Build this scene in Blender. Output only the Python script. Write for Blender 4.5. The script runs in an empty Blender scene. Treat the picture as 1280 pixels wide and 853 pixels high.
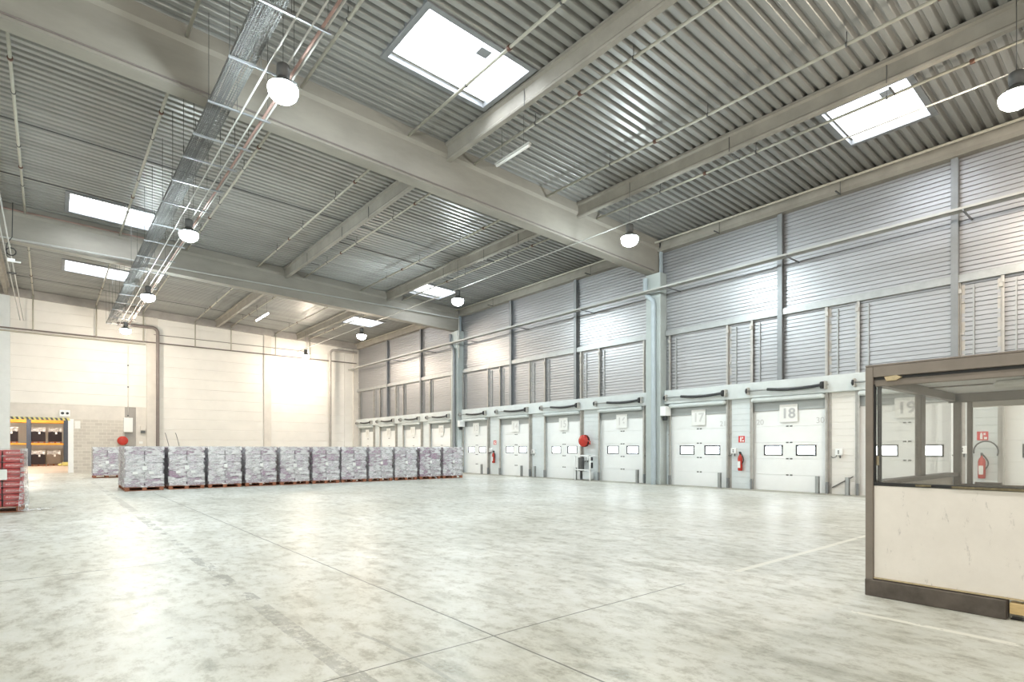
import bpy, math, random
from mathutils import Vector
R = random.Random(7)
SC = bpy.context.scene
COL = SC.collection
PI = math.pi

# ------------------------------------------------------------------ helpers
class MB:
    """collects simple solids into one mesh"""
    def __init__(s): s.v = []; s.f = []; s.sm = set()
    def add(s, vs, fs, smooth=False):
        b = len(s.v); s.v += [tuple(v) for v in vs]
        for f in fs:
            if smooth: s.sm.add(len(s.f))
            s.f.append(tuple(i + b for i in f))
        return s
    def box(s, x0, y0, z0, x1, y1, z1):
        if x0 > x1: x0, x1 = x1, x0
        if y0 > y1: y0, y1 = y1, y0
        if z0 > z1: z0, z1 = z1, z0
        return s.add([(x0,y0,z0),(x1,y0,z0),(x1,y1,z0),(x0,y1,z0),(x0,y0,z1),(x1,y0,z1),(x1,y1,z1),(x0,y1,z1)],
              [(0,3,2,1),(4,5,6,7),(0,1,5,4),(1,2,6,5),(2,3,7,6),(3,0,4,7)])
    def bev(s, x0, y0, z0, x1, y1, z1, b=.01):
        """box with chamfered edges"""
        X = sorted((x0,x1)); Y = sorted((y0,y1)); Z = sorted((z0,z1))
        b = min(b, (X[1]-X[0])*.45, (Y[1]-Y[0])*.45, (Z[1]-Z[0])*.45)
        vs = []; idx = {}
        for i in (0,1):
            for j in (0,1):
                for k in (0,1):
                    sx, sy, sz = (1 if i == 0 else -1), (1 if j == 0 else -1), (1 if k == 0 else -1)
                    for a in range(3):
                        p = [X[i]+sx*b, Y[j]+sy*b, Z[k]+sz*b]
                        p[a] = (X[i], Y[j], Z[k])[a]
                        idx[(i,j,k,a)] = len(vs); vs.append(p)
        fs = []
        for a in range(3):
            o = [q for q in range(3) if q != a]
            for e in (0,1):
                q = []
                for (m,n) in ((0,0),(1,0),(1,1),(0,1)):
                    key = [0,0,0]; key[a] = e; key[o[0]] = m; key[o[1]] = n
                    q.append(idx[(key[0],key[1],key[2],a)])
                fs.append(q)
        for a in range(3):                      # edge chamfers
            o = [q for q in range(3) if q != a]
            for m in (0,1):
                for n in (0,1):
                    q = []
                    for (e, fc) in ((0,o[0]),(1,o[0]),(1,o[1]),(0,o[1])):
                        key = [0,0,0]; key[a] = e; key[o[0]] = m; key[o[1]] = n
                        q.append(idx[(key[0],key[1],key[2],fc)])
                    fs.append(q)
        for i in (0,1):
            for j in (0,1):
                for k in (0,1): fs.append([idx[(i,j,k,a)] for a in range(3)])
        return s.add(vs, fs)
    def cyl(s, p0, p1, r, n=10, r1=None, cap=True):
        p0 = Vector(p0); p1 = Vector(p1); d = (p1-p0).normalized()
        u = d.orthogonal().normalized(); w = d.cross(u)
        r1 = r if r1 is None else r1
        vs = [p0+(u*math.cos(2*PI*i/n)+w*math.sin(2*PI*i/n))*r for i in range(n)]
        vs += [p1+(u*math.cos(2*PI*i/n)+w*math.sin(2*PI*i/n))*r1 for i in range(n)]
        s.add(vs, [(i,(i+1)%n,n+(i+1)%n,n+i) for i in range(n)], True)
        if cap:
            b = len(s.v)-2*n
            s.f.append(tuple(b+i for i in range(n-1,-1,-1))); s.f.append(tuple(b+n+i for i in range(n)))
        return s
    def tube(s, pts, r, n=8):
        pts = [Vector(p) for p in pts]; rings = []; u = None
        for i, p in enumerate(pts):
            d = (pts[min(i+1,len(pts)-1)]-pts[max(i-1,0)]).normalized()
            u = d.orthogonal().normalized() if u is None else (u-d*u.dot(d)).normalized()
            w = d.cross(u)
            rings.append([p+(u*math.cos(2*PI*k/n)+w*math.sin(2*PI*k/n))*r for k in range(n)])
        vs = [v for ring in rings for v in ring]; fs = []
        for i in range(len(pts)-1):
            for k in range(n): fs.append((i*n+k, i*n+(k+1)%n, (i+1)*n+(k+1)%n, (i+1)*n+k))
        s.add(vs, fs, True)
        m = len(vs)
        return s.add(vs[:n]+vs[m-n:], [tuple(range(n-1,-1,-1)), tuple(range(n,2*n))])
    def lathe(s, c, prof, n=20, axis='z'):
        """prof: (radius, height) from c"""
        vs = []; fs = []
        for (r, h) in prof:
            for k in range(n):
                a = 2*PI*k/n; q = (r*math.cos(a), r*math.sin(a), h)
                if axis == 'x': q = (h, q[0], q[1])
                vs.append((c[0]+q[0], c[1]+q[1], c[2]+q[2]))
        for i in range(len(prof)-1):
            for k in range(n): fs.append((i*n+k, i*n+(k+1)%n, (i+1)*n+(k+1)%n, (i+1)*n+k))
        return s.add(vs, fs, True)
    def prism(s, poly, f0, f1):
        """closed polygon poly, f0/f1 map a 2-D point to the two end points"""
        n = len(poly)
        return s.add([f0(*p) for p in poly]+[f1(*p) for p in poly],
              [(i,(i+1)%n,n+(i+1)%n,n+i) for i in range(n)]+[tuple(range(n-1,-1,-1)), tuple(range(n,2*n))])
    def strip(s, line, f0, f1):
        n = len(line)
        return s.add([f0(*p) for p in line]+[f1(*p) for p in line], [(i,i+1,n+i+1,n+i) for i in range(n-1)])
    def mesh(s, name, mat):
        me = bpy.data.meshes.new(name); me.from_pydata(s.v, [], s.f); me.update()
        if mat: me.materials.append(mat)
        if s.sm:
            for i in s.sm: me.polygons[i].use_smooth = True
        return me
    def build(s, name, mat, parent=None):
        o = bpy.data.objects.new(name, s.mesh(name, mat)); COL.objects.link(o)
        if parent is not None: o.parent = parent
        return o

def islands(mb, name, mat, parent):
    """each loose piece of mb becomes a part of its own"""
    par = list(range(len(mb.v)))
    def find(a):
        while par[a] != a: par[a] = par[par[a]]; a = par[a]
        return a
    for f in mb.f:
        for a in f[1:]: par[find(a)] = find(f[0])
    grp = {}
    for k, f in enumerate(mb.f): grp.setdefault(find(f[0]), []).append(k)
    out = []
    for ks in grp.values():
        m = MB(); idx = {}
        for k in ks:
            g = []
            for a in mb.f[k]:
                if a not in idx: idx[a] = len(m.v); m.v.append(mb.v[a])
                g.append(idx[a])
            if k in mb.sm: m.sm.add(len(m.f))
            m.f.append(tuple(g))
        out.append(m.build(name, mat, parent))
    return out
def text_mesh(name, body, size, mat, parent=None, offset=0.):
    cu = bpy.data.curves.new(name, 'FONT'); cu.body = body; cu.size = size; cu.align_x = 'CENTER'; cu.align_y = 'CENTER'; cu.extrude = .002; cu.offset = offset
    o = bpy.data.objects.new(name, cu); COL.objects.link(o); bpy.context.view_layer.update()
    me = bpy.data.meshes.new_from_object(o.evaluated_get(bpy.context.evaluated_depsgraph_get()))
    bpy.data.objects.remove(o); me.materials.clear(); me.materials.append(mat)
    o = bpy.data.objects.new(name, me); COL.objects.link(o)
    if parent is not None: o.parent = parent
    return o

def tag(o, label=None, cat=None, group=None, kind=None):
    if label: o['label'] = label
    if cat: o['category'] = cat
    if group: o['group'] = group
    if kind: o['kind'] = kind
    return o
def empty(name, loc, label=None, cat=None, group=None, kind=None, rz=0):
    o = bpy.data.objects.new(name, None); COL.objects.link(o)
    o.location = loc; o.rotation_euler = (0,0,rz); o.empty_display_size = .1
    return tag(o, label, cat, group, kind)
def dup(root, loc, label=None, group=None, rz=None):
    def rec(o, par):
        c = o.copy(); COL.objects.link(c); c.parent = par
        for ch in list(o.children): rec(ch, c)
        return c
    r = rec(root, None); r.location = loc
    if rz is not None: r.rotation_euler = (0,0,rz)
    if label: r['label'] = label
    if group: r['group'] = group
    return r

# ------------------------------------------------------------------ materials
def new_mat(name):
    m = bpy.data.materials.new(name); m.use_nodes = True
    nt = m.node_tree; b = nt.nodes['Principled BSDF']
    return m, nt, b
def N(nt, typ, **kw):
    n = nt.nodes.new(typ)
    for k, v in kw.items():
        if k.startswith('i_'):
            key = k[2:]
            n.inputs[int(key) if key.isdigit() else key.replace('_',' ')].default_value = v
        else: setattr(n, k, v)
    return n
def L(nt, a, b): nt.links.new(a, b)
def noise(nt, scale, detail=4, rough=.6, stretch=None, seed=0, coord='Object'):
    tc = N(nt, 'ShaderNodeTexCoord'); mp = N(nt, 'ShaderNodeMapping')
    mp.inputs['Scale'].default_value = stretch or (1,1,1); mp.inputs['Location'].default_value = (seed, seed*1.7, seed*.3)
    L(nt, tc.outputs[coord], mp.inputs['Vector'])
    n = N(nt, 'ShaderNodeTexNoise', i_Scale=scale, i_Detail=detail, i_Roughness=rough)
    L(nt, mp.outputs[0], n.inputs['Vector'])
    return n.outputs['Fac']
def ramp(nt, fac, stops):
    r = N(nt, 'ShaderNodeValToRGB'); el = r.color_ramp.elements
    while len(el) < len(stops): el.new(.5)
    for e, (p, c) in zip(el, stops):
        e.position = p; e.color = (*c, 1) if len(c) == 3 else c
    L(nt, fac, r.inputs[0]); return r.outputs['Color']
def mixc(nt, fac, a, b, mode='MIX'):
    m = N(nt, 'ShaderNodeMix', data_type='RGBA', blend_type=mode)
    for sock, val in ((0, fac), (6, a), (7, b)):
        if isinstance(val, (int, float)): m.inputs[sock].default_value = val
        elif isinstance(val, tuple): m.inputs[sock].default_value = (*val, 1)
        else: L(nt, val, m.inputs[sock])
    return m.outputs[2]
def mth(nt, op, a, b=None, c=None):
    m = N(nt, 'ShaderNodeMath', operation=op)
    for i, v in enumerate((a, b, c)):
        if v is None: continue
        if isinstance(v, (int, float)): m.inputs[i].default_value = v
        else: L(nt, v, m.inputs[i])
    return m.outputs[0]
def bump(nt, b, h, strength=.2, dist=.02):
    n = N(nt, 'ShaderNodeBump', i_Strength=strength, i_Distance=dist)
    L(nt, h, n.inputs['Height']); L(nt, n.outputs[0], b.inputs['Normal'])
def plain(name, c, rough=.5, metal=0., var=.08, scale=3., bmp=0., stretch=None, coord='Object'):
    m, nt, b = new_mat(name)
    f = noise(nt, scale, 5, .6, stretch, seed=hash(name) % 13 if False else len(name), coord=coord)
    lo = tuple(max(0, x*(1-var)) for x in c); hi = tuple(min(1, x*(1+var)) for x in c)
    L(nt, ramp(nt, f, [(.3, lo), (.7, hi)]), b.inputs['Base Color'])
    b.inputs['Roughness'].default_value = rough; b.inputs['Metallic'].default_value = metal
    if bmp: bump(nt, b, f, bmp, .01)
    return m
def emit(name, c, s):
    m = bpy.data.materials.new(name); m.use_nodes = True; nt = m.node_tree
    nt.nodes.clear(); e = N(nt, 'ShaderNodeEmission'); o = N(nt, 'ShaderNodeOutputMaterial')
    e.inputs[0].default_value = (*c, 1); e.inputs[1].default_value = s; L(nt, e.outputs[0], o.inputs[0]); return m

M = {}
M['concrete'] = plain('concrete_beam', (.30,.28,.245), .75, 0, .14, 1.3, .15, stretch=(.35,1,1))
M['concrete_dark'] = plain('concrete_grey', (.36,.34,.32), .8, 0, .12, 1.6, .15)
M['cream'] = plain('cream_panel', (.80,.775,.735), .6, 0, .04, .8)
M['pilaster'] = plain('beige_pilaster', (.70,.66,.61), .7, 0, .08, 1.5)
M['deck'] = plain('galvanised_deck', (.325,.325,.31), .42, .40, .18, 1.1, 0, stretch=(.12,1.8,1))
M['clad'] = plain('steel_cladding', (.42,.42,.435), .40, .60, .07, 1.0, 0, stretch=(1,.15,1.2))
M['steel'] = plain('galvanised_steel', (.40,.41,.41), .42, .5, .10, 4)
M['steel_post'] = plain('grey_steel_post', (.25,.26,.27), .45, .3, .08, 3)
M['bluegrey'] = plain('blue_grey_paint', (.42,.48,.52), .5, .1, .06, 3)
M['track'] = plain('galvanised_track', (.50,.48,.45), .45, .45, .12, 5)
M['dark'] = plain('dark_rubber', (.035,.037,.04), .55, 0, .2, 5)
M['darksteel'] = plain('dark_steel', (.12,.12,.12), .5, .4, .15, 5)
M['pipe_cream'] = plain('cream_painted_pipe', (.43,.41,.345), .45, 0, .08, 3)
M['pipe_white'] = plain('white_pipe', (.44,.44,.42), .5, 0, .05, 3)
M['pipe_brown'] = plain('brown_grey_pipe', (.20,.17,.16), .5, 0, .1, 3)
M['copper'] = plain('copper_pipe', (.36,.24,.21), .5, .2, .12, 3)
M['rust'] = plain('rusty_clamp', (.15,.075,.055), .6, .2, .2, 8)
M['white'] = plain('white_panel', (.90,.91,.91), .4, 0, .02, 2)
M['pierwhite'] = plain('pale_blue_white_panel', (.70,.74,.75), .45, 0, .05, 2)
M['lintel'] = plain('pale_lintel_box', (.64,.68,.68), .5, 0, .08, 1.6)
M['shade_desk'] = plain('grey_door_hood', (.40,.42,.42), .5, .2, .05, 2)  # grey for the recess shadow over the doors, and for the desk top
M['black'] = plain('black_plastic', (.02,.02,.02), .4, 0, .2, 3)
M['tray'] = plain('dull_zinc_mesh', (.16,.16,.155), .7, 0, .1, 3)
M['column'] = plain('painted_column', (.46,.50,.49), .6, 0, .08, 1.2)
M['red'] = plain('red_enamel', (.50,.035,.022), .25, 0, .1, 4)
M['palenum'] = plain('faded_numeral', (.66,.65,.64), .6, 0, .02, 4)
M['redsign'] = plain('red_sign', (.65,.04,.04), .5, 0, .03, 4)
M['greynum'] = plain('grey_numeral', (.50,.50,.51), .6, 0, .03, 4)
M['wood'] = plain('reddish_pallet_wood', (.34,.13,.07), .8, 0, .25, 6, .2, stretch=(1,8,8))
M['pine'] = plain('pale_pine', (.62,.45,.22), .7, 0, .15, 6, .1, stretch=(8,1,8))
M['booth'] = plain('bronze_brown_frame', (.235,.20,.17), .45, .15, .10, 4)
M['booth_base'] = plain('scuffed_brown_base', (.115,.095,.08), .55, .2, .35, 5, .2)
M['yellow'] = plain('racking_orange', (.80,.36,.04), .5, 0, .05, 3)
M['rackblue'] = plain('rack_upright_blue', (.07,.09,.13), .5, .1, .1, 3)
M['tapey'] = plain('old_tape', (.52,.42,.26), .7, 0, .15, 20)
M['paper'] = plain('white_paper', (.85,.85,.83), .7, 0, .02, 20)
M['hazy'] = plain('hazard_yellow', (.75,.68,.25), .6, 0, .05, 5)

def mat_floor():
    m, nt, b = new_mat('concrete_floor')
    tc = N(nt, 'ShaderNodeTexCoord'); sp = N(nt, 'ShaderNodeSeparateXYZ'); L(nt, tc.outputs['Object'], sp.inputs[0])
    X, Y = sp.outputs[0], sp.outputs[1]
    n1 = noise(nt, .35, 8, .65, (1,1.2,1)); n2 = noise(nt, 1.6, 8, .7, (1.6,.6,1), 3); n3 = noise(nt, 5.5, 9, .78, (1.3,.8,1), 5)
    base = ramp(nt, n1, [(.30,(.64,.645,.605)),(.50,(.75,.755,.725)),(.70,(.83,.83,.80))])
    st = ramp(nt, n2, [(.34,(.58,.57,.52)),(.47,(.90,.90,.87)),(.60,(1,1,1))])
    c = mixc(nt, .85, base, st, 'MULTIPLY')
    fine = ramp(nt, n3, [(.38,(.54,.51,.44)),(.50,(.94,.93,.895)),(.6,(1,1,1))])
    c = mixc(nt, .75, c, fine, 'MULTIPLY')
    n5 = noise(nt, .22, 5, .6, (1,1,1), 17)
    c = mixc(nt, 1., c, ramp(nt, n5, [(.40,(.87,.86,.825)),(.58,(1,1,1))]), 'MULTIPLY')
    nb = noise(nt, .9, 6, .7, (1,1,1), 9)
    worn = ramp(nt, nb, [(.60,(0,0,0)),(.72,(1,1,1))])
    c = mixc(nt, mth(nt, 'MULTIPLY', worn, .25), c, (.74,.73,.69))
    # saw-cut joints, at their own places in the slab
    wob = mth(nt, 'MULTIPLY', mth(nt, 'SUBTRACT', noise(nt, 1.2, 3, .5), .5), .035)
    def line(coord, pos, w, lo, hi, other):
        d = mth(nt, 'ABSOLUTE', mth(nt, 'SUBTRACT', mth(nt, 'ADD', coord, wob), pos))
        a = mth(nt, 'LESS_THAN', d, w)
        return mth(nt, 'MULTIPLY', a, mth(nt, 'MULTIPLY', mth(nt, 'GREATER_THAN', other, lo), mth(nt, 'LESS_THAN', other, hi)))
    j = None
    for args in ((X,2.93,.009,-8,24,Y),(Y,3.76,.008,.9,5.8,X),(Y,9.08,.011,-14,1.33,X),(X,-2.9,.012,-8,47,Y),(Y,14.5,.014,-14,.5,X),
                 (X,8.8,.009,8,12,Y)):
        q = line(*args); j = q if j is None else mth(nt, 'MAXIMUM', j, q)
    c = mixc(nt, mth(nt, 'MULTIPLY', j, .85), c, (.12,.115,.10))
    # long worn dark paint line running away from the camera
    wearn = mth(nt, 'GREATER_THAN', noise(nt, 2.6, 6, .75, (1,.5,1), 21), .54)
    j2 = mth(nt, 'MULTIPLY', line(X,1.66,.085,3.2,34,Y), mth(nt, 'ADD', mth(nt, 'MULTIPLY', wearn, .5), .05))
    near = mth(nt, 'MULTIPLY', mth(nt, 'MULTIPLY', line(X,1.66,.08,3.5,6.0,Y), mth(nt, 'GREATER_THAN', noise(nt, 11, 5, .8, (1,1,1), 12), .47)), .42)
    far = mth(nt, 'MULTIPLY', line(X,1.70,.08,17,22,Y), .4)
    c = mixc(nt, mth(nt, 'MAXIMUM', j2, mth(nt, 'MAXIMUM', near, far)), c, (.20,.195,.17))
    # pale stripes
    keep = mth(nt, 'GREATER_THAN', noise(nt, 3, 5, .7, (1,1,1), 31), .40)
    j3 = mth(nt, 'MAXIMUM', line(Y,3.70,.045,6.9,12.5,X), line(X,6.07,.04,-3,2.2,Y))
    c = mixc(nt, mth(nt, 'MULTIPLY', mth(nt, 'MULTIPLY', j3, keep), .75), c, (.82,.80,.72))
    # tyre arcs
    dx = mth(nt, 'SUBTRACT', X, -3.2); dy = mth(nt, 'SUBTRACT', Y, 3.6)
    rr = mth(nt, 'SQRT', mth(nt, 'ADD', mth(nt, 'MULTIPLY', dx, dx), mth(nt, 'MULTIPLY', dy, dy)))
    arc = mth(nt, 'MULTIPLY', mth(nt, 'LESS_THAN', mth(nt, 'ABSOLUTE', mth(nt, 'SUBTRACT', rr, 5.35)), .02), mth(nt, 'LESS_THAN', Y, 4.6))
    c = mixc(nt, mth(nt, 'MULTIPLY', arc, .35), c, (.2,.2,.18))
    specks = N(nt, 'ShaderNodeTexVoronoi', i_Scale=1.7); L(nt, tc.outputs['Object'], specks.inputs['Vector'])
    c = mixc(nt, mth(nt, 'MULTIPLY', mth(nt, 'LESS_THAN', specks.outputs['Distance'], .045), .55), c, (.16,.15,.13))
    L(nt, c, b.inputs['Base Color'])
    b.inputs['Specular IOR Level'].default_value = .17
    rg = mth(nt, 'ADD', mth(nt, 'MULTIPLY', n2, .34), .20)
    L(nt, rg, b.inputs['Roughness'])
    bump(nt, b, mth(nt, 'ADD', n1, mth(nt, 'MULTIPLY', n2, .3)), .12, .05)
    return m
M['floor'] = mat_floor()

def mat_block():
    m, nt, b = new_mat('block_wall')
    tc = N(nt, 'ShaderNodeTexCoord'); mp = N(nt, 'ShaderNodeMapping'); mp.inputs['Rotation'].default_value = (PI/2,0,0)
    L(nt, tc.outputs['Object'], mp.inputs[0])
    br = N(nt, 'ShaderNodeTexBrick', i_Scale=1.0, i_Mortar_Size=.012, i_Brick_Width=.44, i_Row_Height=.21)
    br.inputs['Color1'].default_value = (.54,.50,.45,1); br.inputs['Color2'].default_value = (.64,.60,.54,1); br.inputs['Mortar'].default_value = (.74,.70,.64,1)
    L(nt, mp.outputs[0], br.inputs['Vector']); L(nt, br.outputs['Color'], b.inputs['Base Color']); b.inputs['Roughness'].default_value = .85
    return m
M['block'] = mat_block()

def mat_boothpanel():
    m, nt, b = new_mat('scuffed_cream_board')
    n = noise(nt, 2.2, 7, .7, (1,1,1), 4); n2 = noise(nt, 7, 6, .75, (1,1.4,.5), 8)
    c = ramp(nt, n, [(.3,(.78,.725,.665)),(.65,(.85,.795,.735))])
    sc = ramp(nt, n2, [(.60,(0,0,0)),(.68,(1,1,1))])
    c = mixc(nt, mth(nt, 'MULTIPLY', sc, .45), c, (.36,.33,.30))
    L(nt, c, b.inputs['Base Color']); b.inputs['Roughness'].default_value = .55
    return m
M['boothpanel'] = mat_boothpanel()

def mat_carton(name, lo, mid, hi, seed):
    m, nt, b = new_mat(name)
    n = noise(nt, 5, 5, .6, (1,1,2.2), seed, 'Generated'); n2 = noise(nt, 14, 3, .5, (1,1,3.5), seed+4, 'Generated')
    oi = N(nt, 'ShaderNodeObjectInfo')
    f = mth(nt, 'ADD', n, mth(nt, 'MULTIPLY', mth(nt, 'SUBTRACT', oi.outputs['Random'], .5), .22))
    c = ramp(nt, f, [(.36,lo),(.5,mid),(.64,hi)])
    w = ramp(nt, n2, [(.56,(0,0,0)),(.62,(1,1,1))])
    c = mixc(nt, mth(nt, 'MULTIPLY', w, .5), c, (.80,.78,.80))
    L(nt, c, b.inputs['Base Color']); b.inputs['Roughness'].default_value = .6
    return m
M['carton_purple'] = mat_carton('purple_print_carton', (.30,.12,.25), (.44,.38,.44), (.80,.78,.80), 2)
def mat_redcarton():
    m, nt, b = new_mat('red_print_carton')
    tc = N(nt, 'ShaderNodeTexCoord'); sp = N(nt, 'ShaderNodeSeparateXYZ'); L(nt, tc.outputs['Generated'], sp.inputs[0])
    n = noise(nt, 4, 4, .6, (1,1,1), 2, 'Generated')
    c = ramp(nt, n, [(.3,(.42,.035,.04)),(.7,(.55,.07,.07))])
    # lettering-like white band, too small to read in the photograph
    n2 = noise(nt, 22, 3, .6, (1.0,1.0,.45), 5, 'Generated')
    band = mth(nt, 'LESS_THAN', mth(nt, 'ABSOLUTE', mth(nt, 'SUBTRACT', sp.outputs[2], .52)), .17)
    side = mth(nt, 'LESS_THAN', mth(nt, 'ABSOLUTE', mth(nt, 'SUBTRACT', sp.outputs[0], .5)), .38)
    k = mth(nt, 'MULTIPLY', mth(nt, 'MULTIPLY', band, side), mth(nt, 'GREATER_THAN', n2, .52))
    c = mixc(nt, mth(nt, 'MULTIPLY', k, .8), c, (.85,.82,.80))
    L(nt, c, b.inputs['Base Color']); b.inputs['Roughness'].default_value = .5
    return m
M['carton_red'] = mat_redcarton()
M['carton_side'] = plain('pale_wrapped_side', (.72,.70,.71), .5, 0, .08, 4)
def mat_film(name='stretch_film', base=.10, rng=.62):
    m = bpy.data.materials.new(name); m.use_nodes = True; nt = m.node_tree; nt.nodes.clear()
    out = N(nt, 'ShaderNodeOutputMaterial'); tr = N(nt, 'ShaderNodeBsdfTransparent'); df = N(nt, 'ShaderNodeBsdfDiffuse'); gl = N(nt, 'ShaderNodeBsdfGlossy', i_Roughness=.28)
    df.inputs[0].default_value = (.86,.87,.88,1); gl.inputs[0].default_value = (.9,.9,.92,1)
    n = noise(nt, 3.0, 6, .65, (1,1,2.8), 6); n2 = noise(nt, 9, 5, .6, (1,1,.35), 2)
    bp = N(nt, 'ShaderNodeBump', i_Strength=.8, i_Distance=.03)
    L(nt, mth(nt, 'ADD', n, n2), bp.inputs['Height'])
    L(nt, bp.outputs[0], gl.inputs['Normal']); L(nt, bp.outputs[0], df.inputs['Normal'])
    mx = N(nt, 'ShaderNodeMixShader', i_0=.45); L(nt, df.outputs[0], mx.inputs[1]); L(nt, gl.outputs[0], mx.inputs[2])
    f = ramp(nt, n, [(.45,(base,)*3),(.56,(min(1,base+rng),)*3)])
    m2 = N(nt, 'ShaderNodeMixShader'); L(nt, f, m2.inputs[0]); L(nt, tr.outputs[0], m2.inputs[1]); L(nt, mx.outputs[0], m2.inputs[2])
    L(nt, m2.outputs[0], out.inputs[0]); return m
M['film'] = mat_film()
M['film_clear'] = mat_film('clear_stretch_film', .03, .10)
def mat_glass(name, dusty=.08, tint=(.93,.94,.93)):
    m = bpy.data.materials.new(name); m.use_nodes = True; nt = m.node_tree; nt.nodes.clear()
    out = N(nt, 'ShaderNodeOutputMaterial'); tr = N(nt, 'ShaderNodeBsdfTransparent'); gl = N(nt, 'ShaderNodeBsdfGlossy', i_Roughness=.03)
    df = N(nt, 'ShaderNodeBsdfDiffuse'); df.inputs[0].default_value = (.7,.68,.64,1)
    tr.inputs[0].default_value = (*tint,1)
    lw = N(nt, 'ShaderNodeLayerWeight', i_Blend=.5)
    fr = mth(nt, 'ADD', mth(nt, 'MULTIPLY', mth(nt, 'POWER', lw.outputs['Facing'], 5.), .5), .035)
    a = N(nt, 'ShaderNodeMixShader'); L(nt, fr, a.inputs[0]); L(nt, tr.outputs[0], a.inputs[1]); L(nt, gl.outputs[0], a.inputs[2])
    c = N(nt, 'ShaderNodeMixShader', i_0=dusty); L(nt, a.outputs[0], c.inputs[1]); L(nt, df.outputs[0], c.inputs[2])
    L(nt, c.outputs[0], out.inputs[0]); return m
M['glass'] = mat_glass('dusty_booth_glass', .05, (.96,.96,.95))
def mat_sky_pane(name, f=.5, k=1.):
    m = bpy.data.materials.new(name); m.use_nodes = True; nt = m.node_tree; nt.nodes.clear()
    out = N(nt, 'ShaderNodeOutputMaterial'); tr = N(nt, 'ShaderNodeBsdfTransparent'); tl = N(nt, 'ShaderNodeBsdfTranslucent')
    tr.inputs[0].default_value = (.95*k,.97*k,k,1); tl.inputs[0].default_value = (.9*k,.92*k,.94*k,1)
    a = N(nt, 'ShaderNodeMixShader', i_0=f); L(nt, tr.outputs[0], a.inputs[1]); L(nt, tl.outputs[0], a.inputs[2]); L(nt, a.outputs[0], out.inputs[0])
    return m
M['pane'] = mat_sky_pane('opal_skylight_pane', .25, .85); M['door_pane'] = mat_sky_pane('clear_door_pane', .15)
M['lamp_cool'] = emit('cool_lamp_glow', (.84,.97,1.0), 210)
M['lamp_warm'] = emit('warm_lamp_glow', (1.0,.86,.70), 220)
M['fill_neutral'] = emit('neutral_fill_glow', (1.0,.95,.87), 215)
M['tube_lit'] = emit('lit_tube', (.95,.98,1), 30)

# ------------------------------------------------------------------ geometry constants (metres)
XW = 21.3; YB = 47.0; XL = -14.0; YF = -14.0
ZW = 10.93; SL = .0343
def dz(x): return ZW + SL*(XW-x)          # underside of the roof deck

# ------------------------------------------------------------------ floor, shell
f = MB().box(XL-.3, YF-.3, -.2, XW+.3, YB+.2, 0).build('floor', M['floor']); tag(f, 'pale worn concrete warehouse floor with saw-cut joints', 'floor', kind='structure')
w = MB().box(XL-.3, YF-.3, 0, XL, YB+.3, 12.6).build('wall_left', M['cream']); tag(w, 'plain cream wall on the left side of the hall', 'wall', kind='structure')
w = MB().box(XL-.3, YF-.3, 0, XW+.3, YF, 12.6).build('wall_front', M['cream']); tag(w, 'plain cream wall behind the viewer', 'wall', kind='structure')

SKY = [(6.52,9.5,10.68,12.68,'large near skylight with dust and thin bars, left of the first roof joist'),
       (16.8,19.02,4.46,6.5,'skylight high over the numbered dock doors at upper right'),
       (.66,3.6,27.8,29.95,'barred skylight behind the hanging cable trays in the second bay'),
       (.70,3.6,37.8,40.0,'farthest left skylight, behind the second roof beam'),
       (16.7,18.83,27.7,29.8,'small skylight in the second bay near the dock wall lamp'),
       (16.85,19.13,37.8,39.95,'farthest right skylight, beyond the second roof beam')]
# trapezoid steel deck, ribs running across the hall
P = .28
mb = MB(); y = YF
prof = [(0,.10),(.06,.10),(.10,.012),(.115,0),(.235,0),(.25,.012),(.28,.10)]
while y < YB+.1:
    yc = y+P/2; iv = [(XL-.2, XW+.25)]
    for s in SKY:
        if s[2]-.02 < yc < s[3]+.02:
            nv = []
            for a, b in iv:
                if a < s[0] and s[1] < b: nv += [(a, s[0]), (s[1], b)]
                else: nv.append((a, b))
            iv = nv
    for a, b in iv:
        mb.strip(prof, lambda u, v, a=a, y=y: (a, y+u, dz(a)+v), lambda u, v, b=b, y=y: (b, y+u, dz(b)+v))
    y += P
c = mb.build('ceiling', M['deck']); tag(c, 'ribbed galvanised steel roof deck over the whole hall', 'ceiling', kind='structure')

# dock-side wall: ribbed steel liner cladding above the door lintels
def clad(name, y0, y1, z0, z1, label):
    line = []; z = z0; k = 0
    while z < z1-.01:
        bow = .018*math.sin(PI*((k%4)+.5)/4)
        line += [(XW-bow, z), (XW-bow, z+.112), (XW+.03, z+.116), (XW+.03, z+.134)]
        if k % 4 == 3: line += [(XW+.05, z+.137)]
        z += .14; k += 1
    line += [(XW, z1)]
    o = MB().strip(line, lambda x, z: (x, y0, z), lambda x, z: (x, y1, z)).build(name, M['clad'])
    return tag(o, label, 'wall', kind='structure')
clad('wall_right', YF, YB, 4.18, 11.15, 'silver ribbed steel cladding high on the dock wall')
o = MB().box(XW+.06, YF, 3.0, XW+.3, YB, 12.4).build('wall_right', M['steel']); tag(o, 'outer skin of the dock wall behind the ribbed cladding', 'wall', kind='structure')

DOORS = [46.52,42.62,38.68,34.72,30.56,26.62,22.62,18.65,14.52,10.77,7.04,3.31]; DW = 2.78
NUMS = [9,10,11,12,13,14,15,16,17,18,19,20]
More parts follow.
